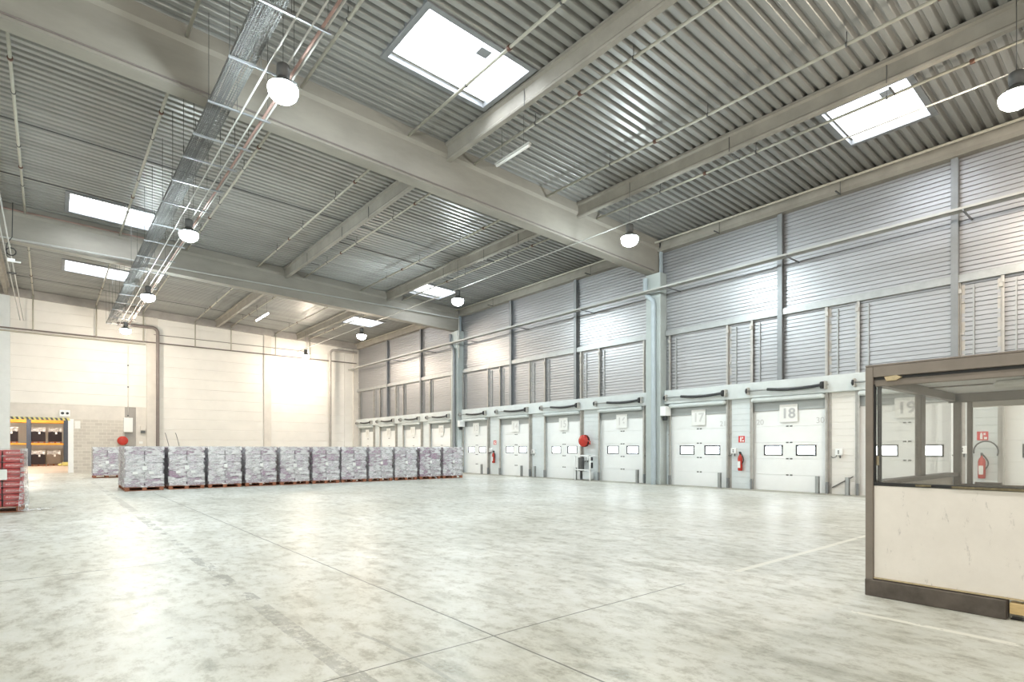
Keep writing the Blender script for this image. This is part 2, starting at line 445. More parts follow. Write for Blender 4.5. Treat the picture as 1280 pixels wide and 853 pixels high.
# wall piers between the doors, white ribbed panel
edges = [YB] + [e for d in DOORS for e in (d, d-DW)] + [YF]
for i in range(0, len(edges), 2):
    a, b = edges[i], edges[i+1]
    if a-b < .05: continue
    mb = MB(); line = []; z = 0
    while z < 3.6:
        line += [(XW, z), (XW, z+.21), (XW+.012, z+.222)]; z += .23
    mb.strip(line, lambda x, z: (x, b, z), lambda x, z: (x, a, z)); mb.box(XW+.015, b, 0, XW+.25, a, 3.7)
    o = mb.build('wall_right', M['pierwhite'] if i != 20 else M['cream'])
    nxt = NUMS[min(i//2, 11)]
    tag(o, 'pale ribbed wall panel beside dock door %d' % nxt, 'wall', kind='structure')

# concrete kerb strip at the foot of the dock wall
o = MB().box(XW-.75, YF, 0, XW, YB, .006).build('baseboard_right', plain('worn_kerb', (.40,.38,.32), .6, 0, .15, 1.5)); tag(o, 'dull beige kerb strip along the foot of the dock doors', 'kerb', kind='structure')

# columns and cross beams
BY = [15.0, 30.85]
for k, by in enumerate(BY):
    w = .46
    poly = [(0,0),(w,0),(w,1.06),(w+.07,1.16),(w+.07,1.49),(-.07,1.49),(-.07,1.16),(0,1.06)]
    x0, x1 = XL, XW
    zz = lambda x: dz(x)-1.5
    o = MB().prism(poly, lambda u, v: (x0, by+u, zz(x0)+v), lambda u, v: (x1, by+u, zz(x1)+v)).build('roof_beam', M['concrete'])
    tag(o, ['deep concrete roof beam crossing the foreground ceiling', 'deep concrete roof beam crossing the hall farther away'][k], 'roof beam', kind='structure')
    o = MB().bev(XW-.5, by-.28, 0, XW, by+.5, dz(XW)-1.5, .02).build('wall_column', M['column']); tag(o, ['pale column on the dock wall between doors 16 and 17', 'pale column on the dock wall left of door 13'][k], 'column', kind='structure')
    o = MB().bev(XW-.28, by-.16, dz(XW)-1.52, XW-.12, by-.075, dz(XW)-.02, .005).build('beam_strut', M['bluegrey']); tag(o, ['blue grey steel strut at the dock end of the near beam', 'blue grey steel strut at the dock end of the far beam'][k], 'steel strut', kind='structure')
o = MB().prism([(0,0),(.3,0),(.3,.5),(0,.5)], lambda u, v: (XL, YB-.3+u, dz(XL)-.52+v), lambda u, v: (XW, YB-.3+u, dz(XW)-.52+v)).build('roof_beam', M['concrete_dark']); tag(o, 'shallow brown grey beam along the top of the back wall', 'roof beam', kind='structure')

# roof joists running along the hall, one per bay
bays = [(YF, 15.0), (15.46, 30.85), (31.31, YB-.3)]
bn = ['near bay', 'middle bay', 'far bay']
for x, nm in ((-2.0,'far left'), (9.86,'left'), (15.87,'right'), (XW-.17,'dock wall')):
    for k, (a, b) in enumerate(bays):
        if nm == 'far left' and k == 0: continue
        t = dz(x)-.004; wd = .075 if nm != 'dock wall' else .14
        poly = [(-wd,-.52),(wd,-.52),(wd+.02,-.47),(wd-.01,-.42),(wd+.02,-.12),(wd+.1,-.08),(wd+.1,0),(-wd-.1,0),(-wd-.1,-.08),(-wd-.02,-.12),(-wd+.01,-.42),(-wd-.02,-.47)]
        if nm == 'dock wall': poly = [(-wd,-.52),(wd+.02,-.52),(wd+.02,-.02),(-wd,-.02),(-wd+.03,-.06),(-wd+.03,-.36)]
        o = MB().prism(poly, lambda u, v: (x+u, a, t+v), lambda u, v: (x+u, b, t+v)).build('roof_joist', M['concrete'])
        tag(o, '%s concrete roof joist running lengthwise in the %s' % (nm, bn[k]), 'roof joist', kind='structure')

# back wall: cream concrete planks between pilasters
PIL = [(-2.35,-1.83),(5.37,6.05),(13.27,13.83),(20.78,21.3)]
def planks(x0, x1, z0, z1, mat, label, name='wall_back'):
    mb = MB(); z = z0
    mb.box(x0, YB+.03, z0, x1, YB+.2, z1)
    while z < z1-.01:
        zt = min(z+.75, z1); mb.bev(x0, YB, z+.008, x1, YB+.05, zt-.008, .012); z += .75
    return tag(mb.build(name, mat), label, 'wall', kind='structure')
planks(-1.83, 5.37, 4.5, 11.9, M['cream'], 'cream plank wall above the opening at far left')
planks(6.05, 13.27, 0, 11.7, M['cream'], 'cream plank back wall between the two middle pilasters')
planks(13.83, 20.0, 0, 11.5, M['cream'], 'cream plank back wall right of the centre pilaster')
planks(20.015, 20.78, 0, 11.2, M['cream'], 'narrow cream plank strip next to the dock wall corner')
planks(XL, -2.35, 0, 12.1, M['cream'], 'cream plank back wall left of the opening')
for i, (a, b) in enumerate(PIL):
    o = MB().bev(a, YB-.1, 0, b, YB+.2, 12.2-.035*(a+2), .015).build('wall_pilaster', M['pierwhite'] if i == 0 else M['pilaster'])
    tag(o, ['grey pilaster at the left edge of the opening','beige pilaster beside the black drainpipe','beige pilaster at the middle of the back wall','beige pilaster in the corner by the dock wall'][i], 'pilaster', kind='structure')
mb = MB().box(-1.83, YB-.01, 3.56, 4.1, YB+.2, 4.5); o = mb.build('wall_back', M['pilaster']); tag(o, 'beige concrete lintel above the opening and block wall', 'wall', kind='structure')
o = MB().box(1.3, YB, 0, 4.1, YB+.2, 3.56).build('wall_back', M['block']); tag(o, 'grey block wall right of the opening to the racking', 'wall', kind='structure')
mb = MB().box(4.1, YB, 0, 4.75, YB+.2, 4.5); o = mb.build('wall_back', M['concrete_dark']); tag(o, 'bare grey concrete patch behind the white cabinet', 'wall', kind='structure')
mb = MB().box(4.75, YB, 0, 5.37, YB+.2, 4.5); mb.bev(4.8, YB-.02, 2.6, 5.35, YB+.02, 3.85, .01); mb.bev(4.8, YB-.02, 1.4, 5.35, YB+.02, 2.5, .01)
o = mb.build('wall_back', M['pilaster']); tag(o, 'patched beige wall panels beside the black drainpipe', 'wall', kind='structure')
o = MB().bev(1.02, YB-.04, 0, 1.3, YB+.2, 3.56, .01).build('trim_1', M['white']); tag(o, 'white door jamb at the right side of the opening', 'door jamb', kind='structure')
# frayed hazard strip along the top of the opening
mb = MB(); q = MB()
x = -1.83; k = 0
while x < 1.0:
    (mb if k % 2 else q).prism([(0,0),(.12,0),(.2,-.16),(.08,-.16)], lambda u, v, x=x: (x+u, YB-.06, 3.62+v), lambda u, v, x=x: (x+u, YB-.02, 3.62+v)); x += .12; k += 1
hz = empty('hazard_strip', (0,0,0), 'yellow and black striped strip across the top of the opening', 'hazard strip')
mb.build('yellow_stripes', M['hazy'], hz); q.build('black_stripes', M['darksteel'], hz)

# hall behind the opening
o = MB().box(-9, YB+.2, -.2, 7, 74, 0).build('floor', plain('far_hall_floor', (.62,.52,.42), .5, 0, .08, .6)); tag(o, 'warm toned floor of the racking hall behind the opening', 'floor', kind='structure')
mb = MB().box(-9.2, YB+.2, 0, -9, 74, 7).box(7, YB+.2, 0, 7.2, 74, 7).box(-9.2, 74, 0, 7.2, 74.2, 7)
o = mb.build('wall_back', M['cream']); tag(o, 'cream walls of the racking hall seen through the opening', 'wall', kind='structure')
o = MB().box(-9.2, YB+.2, 7, 7.2, 74.2, 7.2).build('ceiling', M['cream']); tag(o, 'ceiling of the racking hall behind the opening', 'ceiling', kind='structure')

n_ = 5
for y, a, b, lab in ((22.85,-6,16,'thin dark seam strip across the middle bay of the deck'),(27.45,-6,3.7,'dark strip beside the barred skylight'),(43.3,-6,16,'thin dark seam strip across the far bay of the deck'),(25.2,9.9,15.8,'short dark seam strip between two joists')):
    o = MB().prism([(0,0),(.05,0),(.05,.02),(0,.02)], lambda u, v: (a, y+u, dz(a)-.024+v), lambda u, v: (b, y+u, dz(b)-.024+v)).build('trim_%d' % n_, M['darksteel']); tag(o, lab, 'deck strip', kind='structure'); n_ += 1
# ------------------------------------------------------------------ skylights (windows)
for i, (x0, x1, y0, y1, lab) in enumerate(SKY):
    t = empty('window_%d' % (i+1), ((x0+x1)/2, (y0+y1)/2, dz((x0+x1)/2)), lab, 'skylight', kind='structure')
    t_inv = Vector(t.location)
    def loc(mbx):
        mbx.v = [(a-t_inv.x, b-t_inv.y, c_-t_inv.z) for a, b, c_ in mbx.v]; return mbx
    zl, zr = dz(x0), dz(x1)
    mb = MB()
    for (a, b) in ((x0-.14, x0+.012), (x1-.012, x1+.14)):
        mb.bev(a, y0-.14, dz(a)-.05, b, y1+.14, dz(a)+.16, .01)
    for (a, b) in ((y0-.14, y0+.012), (y1-.012, y1+.14)):
        mb.prism([(0,0),(1,0),(1,.2),(0,.2)], lambda u, v: (x0, a+u*(b-a), zl-.05+v), lambda u, v: (x1, a+u*(b-a), zr-.05+v))
    loc(mb).build('trim_frame', M['steel_post'], t)
    mb = MB()
    for (a, b, c_, d) in ((x0-.03,y0-.03,x0,y1+.03),(x1,y0-.03,x1+.03,y1+.03),(x0,y0-.03,x1,y0),(x0,y1,x1,y1+.03)):
        mb.box(a, b, zr+.1, c_, d, zl+.55)
    loc(mb).build('shaft', M['white'], t)
    mb = MB(); n = 8; vs = []
    for j in range(n+1):
        for k in range(n+1):
            u, v = j/n, k/n
            vs.append((x0-.03+(x1-x0+.06)*u, y0-.03+(y1-y0+.06)*v, zl+.551+.16*math.sin(PI*v)))
    mb.add(vs, [(j*(n+1)+k, (j+1)*(n+1)+k, (j+1)*(n+1)+k+1, j*(n+1)+k+1) for j in range(n) for k in range(n)])
    mb.box(x0-.04, y0-.04, zl+.545, x1+.04, y0, zl+.56).box(x0-.04, y1, zl+.545, x1+.04, y1+.04, zl+.56)
    for xx in (x0-.035, x1+.03): mb.prism([(y0+(y1-y0)*k/8, .16*math.sin(PI*k/8)) for k in range(9)], lambda u, v: (xx, u, zl+.551+v), lambda u, v: (xx+.005, u, zl+.551+v))
    loc(mb).build('pane', M['pane'], t)
    mb = MB()
    if i in (0,):
        for u in (.25, .5, .75): mb.box(x0+(x1-x0)*u-.006, y0, zr+.33, x0+(x1-x0)*u+.006, y1-.3, zr+.345)
        mb.box(x0, y1-.31, zr+.33, x1, y1-.295, zr+.345)
    if i == 2:
        for u in range(1, 16): mb.box(x0+(x1-x0)*u/16-.008, y0, zr+.3, x0+(x1-x0)*u/16+.008, y1, zr+.316)
        for u in (.3,.6): mb.box(x0, y0+(y1-y0)*u-.008, zr+.3, x1, y0+(y1-y0)*u+.008, zr+.316)
    if mb.v: loc(mb).build('safety_bars', M['darksteel'], t)
    if i in (0, 1, 2):
        ux = {0:.68, 1:.42, 2:.45}[i]; uy = {0:.35, 1:.35, 2:.3}[i]; px, py = x0+(x1-x0)*ux, y0+(y1-y0)*uy
        loc(MB().bev(px-.17, py-.15, zr+.36, px+.17, py+.15, zr+.44, .01)).build('vent_motor', M['steel_post'], t)

# ------------------------------------------------------------------ dock doors
def make_door(t):
    """origin: floor, far (left) jamb, wall face; x into the wall, y negative to the near jamb"""
    mb = MB(); H = 3.06; secs = 5; sh = H/secs; wz0, wz1 = 1.36, 1.72
    holes = [(-1.13,-.45), (-2.33,-1.65)]
    for s in range(secs):
        za, zb = s*sh+.004, (s+1)*sh-.004
        if za < wz0 < zb:
            mb.box(.05, -DW+.03, za, .09, -.03, wz0); mb.box(.05, -DW+.03, wz1, .09, -.03, zb)
            ys = [-DW+.03, holes[1][0], holes[1][1], holes[0][0], holes[0][1], -.03]
            for q in (0, 2, 4): mb.box(.05, ys[q], wz0, .09, ys[q+1], wz1)
        else:
            mb.bev(.05, -DW+.03, za, .09, -.03, zb, .006)
            for g in range(1, 5): mb.prism([(0,0),(.006,.006),(.006,-.006)], lambda u, v: (.05-u, -DW+.05, za+g*.12+v), lambda u, v: (.05-u, -.05, za+g*.12+v))
    for a_, b_, c_, d_ in ((-DW,0,0,wz0-.02),(-DW,0,wz1+.02,H+.3),(-DW,holes[1][0]-.02,wz0-.02,wz1+.02),(holes[1][1]+.02,holes[0][0]-.02,wz0-.02,wz1+.02),(holes[0][1]+.02,0,wz0-.02,wz1+.02)):
        mb.box(.078, a_, c_, .14, b_, d_)
    mb.build('door_panel', M['white'], t)
    for (a, b) in holes:
        m2 = MB(); fw = .05
        m2.box(.038,a-.02,wz0-.02,.1,b+.02,wz0+fw-.02).box(.038,a-.02,wz1+.02-fw,.1,b+.02,wz1+.02).box(.038,a-.02,wz0,.1,a+fw-.02,wz1).box(.038,b+.02-fw,wz0,.1,b+.02,wz1)
        fr = m2.build('door_window', M['black'], t)
        MB().box(.066, a, wz0, .072, b, wz1).build('pane', M['door_pane'], fr)
    m2 = MB()
    for s in range(1, 5):
        for q in (-.07, .07): m2.bev(.03, -DW/2+q-.045, s*sh-.022, .05, -DW/2+q+.045, s*sh+.022, .004)
    islands(m2, 'hinge', M['darksteel'], t)
    # tall lift tracks
    for s, nm in ((.0, 'track'), (-DW, 'track')):
        y = s; sg = -1 if s == 0 else 1
        m2 = MB().box(-.13, y-.012*1, 0, .0, y+.012, 6.62).box(-.13, y, 0, -.118, y+sg*.07, 6.62).box(-.012, y, 0, 0, y-sg*.1, 6.62)
        for k in range(7): m2.box(-.06, y, .3+k*.95, 0, y-sg*.09, .36+k*.95)
        m2.bev(-.17, y-.05, 6.28, -.11, y+.05, 6.42, .01)
        m2.build(nm, M['track'], t)
    for y in (.0, -DW):                                                # second slim rail in the upper zone
        MB().box(-.06, y-.33, 4.2, -.02, y-.29, 6.5).build('counterweight_rail', M['steel'], t)
    # hood, shaft and dark spring
    MB().bev(-.30, -DW+.06, 3.40, -.02, -.06, 3.56, .05).build('door_hood', M['lintel'], t)
    MB().box(.0, -DW, 3.06, .05, 0, 3.42).build('header_panel', M['shade_desk'], t)  # shadow of the recess above the door is put into this grey
    MB().cyl((-.36,-DW-.12,3.84), (-.36,.12,3.84), .03, 10).build('shaft', M['steel'], t)
    pts = [(-.36, -.75-k*(DW-.85)/12, 3.85-.06*math.sin(PI*k/12)) for k in range(13)]
    MB().tube(pts, .055, 10).build('spring', M['dark'], t)
    m2 = MB().cyl((-.36,-DW+.12,3.84), (-.36,-DW+.02,3.84), .13, 16).cyl((-.36,.0,3.84), (-.36,.07,3.84), .11, 16)
    islands(m2, 'cable_drum', M['dark'], t)
    m2 = MB()
    for y in (-DW-.02, .02): m2.bev(-.42, y-.03, 3.7, 0, y+.03, 3.98, .01)
    islands(m2, 'shaft_bracket', M['track'], t)
    # guide foot dark brushes
    m2 = MB()
    for y in (-.01, -DW+.01): m2.bev(-.16, y-.04, 0, -.03, y+.04, .42, .01)
    islands(m2, 'track_foot', M['steel_post'], t)
first = empty('door_9', (XW, DOORS[0], 0), None, 'dock door', 'white sectional dock doors', 'structure')
make_door(first)
extra = {9:'in the corner by the back wall', 10:'second from the back wall corner', 11:'third from the back wall corner', 12:'just beyond the far column',
         13:'just right of the far column', 14:'left of the hose reel bay, with a guard post at each side', 15:'left of the red hose reel', 16:'between the hose reel and the near column',
         17:'just right of the near column', 18:'with the plain grey 18 plate, left of the booth', 19:'seen through the booth glass', 20:'at the right edge, behind the booth'}
for i, (y, n) in enumerate(zip(DOORS, NUMS)):
    d = first if i == 0 else dup(first, (XW, y, 0))
    d.name = 'door_%d' % n; d['label'] = 'white sectional dock door %s' % extra[n]; d['category'] = 'dock door'

# number plates
def make_plate(n, y):
    t = empty('number_plate', (XW-.02, y-DW/2, 2.93), 'white plate with the number %d over a dock door' % n if n >= 13 else 'white plate above the dock door %s' % extra[n], 'number plate', 'number plates over the dock doors')
    MB().bev(-.012, -.33, -.33, .004, .33, .33, .004).build('plate', M['paper'], t)
    o = text_mesh('numeral', str(n), .52, M['greynum'] if n >= 18 else M['palenum'], t, .012)
    o.location = (-.016, 0, -.02); o.rotation_euler = (PI/2, 0, -PI/2)
for y, n in zip(DOORS, NUMS): make_plate(n, y)
# small side numbers at the top corners of doors 17 and 18
for n, txt, y, cl in ((17,'21',DOORS[8]-DW+.3,'faint number at the right top corner of the dock door beside the near column'),(18,'20',DOORS[9]-.28,'faint number at the left top corner of the door with the 18 plate'),
                      (18,'30',DOORS[9]-DW+.3,'faint number at the right top corner of the door with the 18 plate')):
    o = text_mesh('corner_number', txt, .30, M['palenum']); o.location = (XW+.042, y, 2.62); o.rotation_euler = (PI/2, 0, -PI/2)
    tag(o, cl, 'number sticker')

# lintel band, mullions, horizontal rail
segs = [(YF, 14.7), (15.5, 30.55), (31.4, YB)]
for k, (a, b) in enumerate(segs):
    mb = MB().bev(XW-.24, a, 3.58, XW+.0, b, 4.18, .02)
    o = mb.build('trim_%d' % (k+2), M['lintel']); tag(o, 'pale lintel band over the dock doors in the %s' % bn[k], 'lintel', kind='structure')
    o = MB().bev(XW-.16, a, 6.62, XW-.02, b, 6.86, .008).build('wall_rail', M['steel']); tag(o, 'galvanised horizontal rail on the dock wall in the %s' % bn[k], 'wall rail', kind='structure')
for y in (41.22, 35.92, 25.49, 20.2, 9.63, 4.38, -.9):
    mb = MB().box(XW-.20, y-.09, 4.18, XW-.185, y+.09, 10.42).box(XW-.03, y-.09, 4.18, XW-.015, y+.09, 10.42).box(XW-.19, y-.007, 4.18, XW-.02, y+.007, 10.42)
    o = mb.build('wall_mullion', M['steel_post']); tag(o, {41.22:'steel wall post nearest the back wall',35.92:'steel wall post just beyond the far column',25.49:'steel wall post above doors 13 and 14',20.2:'steel wall post above doors 15 and 16',9.63:'steel wall post above door 18',4.38:'steel wall post above the booth roof',-.9:'steel wall post behind the right picture edge'}[y], 'wall post', kind='structure')

# long cable tray along the dock wall
t = empty('cable_tray', (XW-.92, YF, 8.50), 'long pale cable tray running along the whole dock wall', 'cable tray')
MB().box(-.14, 0, 0, .14, YB-YF+.2-.4, .012).box(-.14, 0, 0, -.128, YB-YF-.2, .08).box(.128, 0, 0, .14, YB-YF-.2, .08).build('tray', M['pipe_white'], t)
mb = MB()
for k in range(11): mb.box(-.16, 3+k*5.0-.02, -.05, .90, 3+k*5.0+.02, -.005)
islands(mb, 'wall_bracket', M['steel_post'], t)

# ------------------------------------------------------------------ sprinkler pipes along the hall
def sprinkler(x, zo, r, mat, label, spans, drop=True, clamps=True, group='sprinkler pipes under the roof deck', name='sprinkler_pipe'):
    z = dz(x)-zo
    t = empty(name, (x, 0, z), label, 'pipe', group)
    mb = MB()
    for a, b in spans: mb.cyl((0,a,0), (0,b,0), r, 8)
    if drop and spans[-1][1] > 40: mb.cyl((0,spans[-1][1],0), (0,spans[-1][1],9.15-z), r, 8)
    mb.build('pipe', mat, t)
    if clamps:
        mb = MB(); q = MB()
        for a, b in spans:
            y = a+1.4; k = 0
            while y < b:
                if k % 4 == 1: mb.cyl((0,y-.045,0), (0,y+.045,0), r*1.55, 8)
                elif k % 4 == 3: pass
                else:
                    c_ = MB().cyl((0,y,0), (0,y,zo-.005), .010, 5).cyl((0,y-.02,.0), (0,y+.02,.0), r*1.4, 8); c_.build('hanger', M['darksteel'], t)
                y += 1.75; k += 1
        islands(mb, 'coupling', M['rust'], t)
    return t
sp = [(YF, 14.9), (15.6, 30.7), (31.4, YB-.35)]
for x, lab in ((-.73,'cream sprinkler pipe at the far left of the ceiling'),(2.5,'cream sprinkler pipe just left of the mesh cable tray'),(5.15,'cream sprinkler pipe right of the hanging cable trays'),
               (8.37,'cream sprinkler pipe passing under the big near skylight'),(10.8,'cream sprinkler pipe just right of the left roof joist'),(14.08,'cream sprinkler pipe left of the right roof joist'),
               (16.83,'cream sprinkler pipe just right of the right roof joist')):
    s_ = sp if x > 2 else sp[1:]
    sprinkler(x, .3, .04, M['pipe_cream'], lab, s_)
sprinkler(20.72, .20, .045, M['pipe_cream'], 'cream pipe running along the joist over the dock wall', [(YF,YB-.5)], False, False)
sprinkler(15.68, 0, .022, M['pipe_white'], 'thin white conduit carrying the lamps beside the right roof joist', [(YF,YB-.6)], False, False, 'lamp conduits').location.z = 9.55
# small cable brackets under the joists
for x, z_, ys in ((9.95, 0, (17.0, 20.6, 23.2, 27.4)), (15.96, 0, (18.5, 21.0, 24.5)), (9.95, 0, (11.2,)), (15.96, 0, (4.6, 8.7)), (21.0, 0, (7.5, 12.0, 19.0, 27.0))):
    for y in ys:
        sg = 1 if x < 20 else -1
        o = MB().box(0, -.02, -.035, sg*.42, .02, 0).box(sg*(-.20) if sg > 0 else .0, -.008, 0, sg*(-.185) if sg > 0 else -.012, .008, .5).build('joist_bracket', M['darksteel'])
        o.location = (x+(.0 if sg > 0 else -.02), y, dz(x)-.56); tag(o, 'small dark cable bracket hooked under a concrete roof joist', 'bracket', 'cable brackets under the roof joists')
t = empty('cable_coil', (-1.15, 30.35, 9.6), 'coiled black cable with a white socket hanging by the far roof beam', 'cable')
MB().tube([(.15*math.cos(2*PI*k/16), .01*k/16, .15*math.sin(2*PI*k/16)) for k in range(17)], .022, 6).tube([(.05,0,2.0),(.03,0,.6),(-.12,0,.3),(-.16,0,0),(-.12,0,-.2),(.02,0,-.3)], .015, 6).build('cable', M['dark'], t)
MB().bev(-.12,-.04,-.42,.12,.04,-.28,.01).bev(.12,-.03,-.42,.3,.03,-.36,.01).build('socket', M['white'], t)
# cross mains
def run(name, pts, r, mat, label, cat='pipe', n=8, group=None):
    return tag(MB().tube(pts, r, n).build(name, mat), label, cat, group)
run('sprinkler_main', [(-6,30.74,10.24),(20.75,30.74,10.24),(20.86,30.5,10.2),(20.86,30.5,10.1),(20.86,30.5,7.6)], .04, M['pipe_white'], 'white pipe along the face of the far roof beam and down its column')
run('sprinkler_main', [(-6,30.74,11.52),(3.6,30.74,11.36)], .035, M['copper'], 'copper toned pipe along the top of the far roof beam')
run('cable_conduit', [(-6,14.97,dz(-6)-1.42),(20.7,14.97,dz(20.7)-1.42)], .022, M['pipe_brown'], 'thin brown conduit along the bottom edge of the near roof beam')
run('sprinkler_main', [(-10,46.75,9.15),(21.0,46.75,9.15)], .045, M['pipe_brown'], 'dark pipe crossing the whole back wall below the roof beam')
run('sprinkler_main', [(-10,46.86,8.98),(5.3,46.86,8.98)], .05, M['pipe_cream'], 'beige pipe under the dark pipe on the left of the back wall')
run('back_wall_conduit', [(5.8,46.9,9.75),(16.7,46.9,9.75),(16.7,46.9,10.7)], .022, M['pipe_brown'], 'thin conduit crossing the upper back wall above the dark pipe')
def elbow(x0, x1, z, y=46.42):
    pts = [(x0,y,z),(x1-.35,y,z)]
    for k in range(1,7): a = PI/2*k/6; pts.append((x1-.35+.35*math.sin(a), y, z-.35+.35*math.cos(a)))
    return pts+[(x1,y,0)]
run('rainwater_pipe', elbow(3.6,5.98,10.15), .11, M['pipe_brown'], 'thick dark brown rainwater pipe bending down the back wall at left', n=12, group='rainwater pipes')
pts = elbow(20.9,18.5,10.05); pts = [(20.9,46.42,10.05),(18.85,46.42,10.05)]+[(18.85-.35*math.sin(PI/2*k/6),46.42,9.7+.35*math.cos(PI/2*k/6)) for k in range(1,7)]+[(18.5,46.42,0)]
run('rainwater_pipe', pts, .10, M['pilaster'] if False else M['concrete_dark'], 'grey brown rainwater pipe on the back wall near the dock corner', n=12, group='rainwater pipes')
for by, lab in ((15.0,'grey rainwater pipe running down the near column between doors 16 and 17'),(30.85,'grey rainwater pipe with an offset bend on the far column')):
    run('rainwater_pipe', [(20.67,by+.42,9.25),(20.67,by+.42,8.75),(20.67,by+.3,8.45),(20.67,by+.02,8.2),(20.67,by-.02,8.0),(20.67,by-.02,0)], .11, M['bluegrey'] if by < 20 else M['steel_post'], lab, n=12, group='rainwater pipes')

# ------------------------------------------------------------------ hanging cable tray bundle
t = empty('mesh_cable_tray', (2.86, 0, 9.6), 'wide galvanised wire mesh cable tray hung lengthwise under the ceiling', 'cable tray')
def mesh_basket(x0, x1, y0, y1, z, h, nlong, step, r=.0045):
    mb = MB()
    for k in range(nlong):
        x = x0+(x1-x0)*k/(nlong-1); mb.box(x-r, y0, z-r, x+r, y1, z+r)
    for x in (x0, x1):
        for q in (.5, 1): mb.box(x-r, y0, z+h*q-r, x+r, y1, z+h*q+r)
    y = y0
    while y < y1:
        mb.box(x0, y-r, z-r-.006, x1, y+r, z+r-.006)
        for x in (x0, x1): mb.box(x-r, y-r, z, x+r, y+r, z+h)
        y += step
    return mb
mesh_basket(0, .26, 6, 44, 0, .10, 6, .07).build('basket', M['tray'], t)
mb = MB()
for k in range(7):
    x = .03+k*.033; pts = [(x+.012*math.sin(y*1.3+k), y, .02+.008*math.sin(y*.9+2*k)+(.012 if k % 2 else 0)) for y in range(6, 45, 1)]
    mb.tube(pts, .011, 5)
mb.build('cables', M['darksteel'], t)
t2 = empty('mesh_cable_tray', (3.14, 0, 9.66), 'second looser wire mesh tray hung right beside the wide one', 'cable tray')
mesh_basket(0, .20, 6, 43.6, 0, .06, 5, .10).build('basket', M['tray'], t2)
mb = MB()
for k in range(5):
    x = .02+k*.04; mb.tube([(x+.02*math.sin(y*.8+k*2), y, .02+.012*math.sin(y*1.1+k)) for y in range(6, 44)], .010, 5)
mb.build('cables', plain('grey_cable', (.20,.20,.19), .6), t2)
YH = [6.4,8.4,10.4,12.3,14.2,15.9,17.3,19.0,20.9,23.2,25.2,27.4,29.6,32.6,34.8,36.9,38.9,41.2,43.4]
for i, y in enumerate(YH):
    h = empty('tray_hanger', (2.8, y, 9.56), 'strut hanger bar carrying the cable trays, number %d counted from the viewer' % (i+1), 'hanger bar', 'strut hangers under the cable trays')
    MB().box(0, -.02, -.04, 1.36, .02, .0).build('strut', M['steel_post'], h)
    q = MB()
    for x in (.02, .62, 1.3): q.cyl((x,0,0), (x,0,dz(2.8+x)-9.56), .007, 5)
    islands(q, 'threaded_rod', M['darksteel'], h)
for i, (x, r, mt, lab, z) in enumerate(((3.50,.020,'pipe_white','thin white conduit hung right of the mesh trays, left one of two',9.53),(3.80,.020,'pipe_white','thin white conduit hung right of the mesh trays, carrying the left lamps',9.53),
                         (4.00,.03,'copper','reddish copper pipe hung at the right of the cable trays',9.60),(4.07,.022,'pipe_white','narrow pale pipe touching the copper pipe under the ceiling',9.60))):
    sprinkler(x, 0, r, M[mt], lab, [(6,43.4)], False, False, 'service pipes beside the cable trays', 'service_pipe').location.z = z
for i, x in enumerate((-1.32, -1.16)):
    sprinkler(x, 0, .022, M['pipe_white'], ['left','right'][i]+' one of two thin white conduits at the far left of the ceiling', [(15.6,45.6)], False, False, 'far left conduits', 'service_pipe').location.z = 9.5
h = empty('tray_hanger', (-1.24, 33.4, 9.48), 'small clamp bar joining the two far left conduits', 'hanger bar')
MB().box(-.16,-.03,-.06,.16,.03,-.001).build('strut', M['darksteel'], h); MB().cyl((0,0,0),(0,0,dz(-1.24)-9.48),.007,5).build('threaded_rod', M['darksteel'], h)

# ------------------------------------------------------------------ lamps
def make_lamp(glow, x):
    t = empty('high_bay_lamp', (0,0,0), None, 'ceiling lamp')
    MB().lathe((0,0,0), [(.0,.50),(.12,.50),(.13,.46),(.13,.28),(.10,.26),(.13,.2),(.24,.11),(.30,.055),(.30,.04),(.28,.045)], 24).build('housing', M['darksteel'], t)
    MB().lathe((0,0,0), [(.285,.05),(.295,.0),(.29,-.06),(.26,-.14),(.20,-.20),(.10,-.24),(.001,-.25)], 24).build('lamp_lens', glow, t)
    MB().cyl((0,0,.48),(0,0,dz(x)-9.0+.004),.008,5).build('suspension_rod', M['darksteel'], t)
    return t
LAMPS = [(3.72,11.83,0,'brightest cool lamp, in front of the near beam at left'),(3.73,21.89,0,'cool lamp hung under the trays in the middle bay'),(3.74,32.14,0,'cool lamp hung under the trays just past the far beam'),
         (3.72,42.14,1,'warm lamp at the end of the cable trays by the back wall'),(15.76,12.43,0,'cool lamp in front of the near beam at the dock side'),(15.72,23.1,0,'cool lamp near the small middle bay skylight'),
         (15.78,34.33,1,'warm lamp just past the far beam at the dock side'),(15.75,44.57,1,'warm lamp hung close to the back wall at right'),(15.62,2.2,1,'warm lamp at the upper right edge, above the booth')]
LAMPS += [(3.72,1.8,2,'unseen neutral lamp added in line with the left row, above the viewer'),(3.72,-8.0,2,'unseen neutral lamp added in line with the left row, behind the viewer'),(15.7,-8.0,2,'unseen neutral lamp added in line with the dock row, behind the viewer'),  # out-of-view lamps added to brighten the booth and near floor
          (-8.0,-2.0,2,'unseen neutral lamp added over the left part of the hall, nearest the front wall'),(-8.0,10.0,0,'unseen cool lamp added over the left part of the hall, in the near bay'),
          (-8.0,22.0,0,'unseen cool lamp added over the left part of the hall, in the middle bay'),(-8.0,36.0,1,'unseen warm lamp added over the left part of the hall, in the far bay')]
for x, y, k, lab in LAMPS:
    o = make_lamp((M['lamp_cool'], M['lamp_warm'], M['fill_neutral'])[k], x); o.location = (x, y, 9.0); o['label'] = lab; o['group'] = 'high bay lamps'
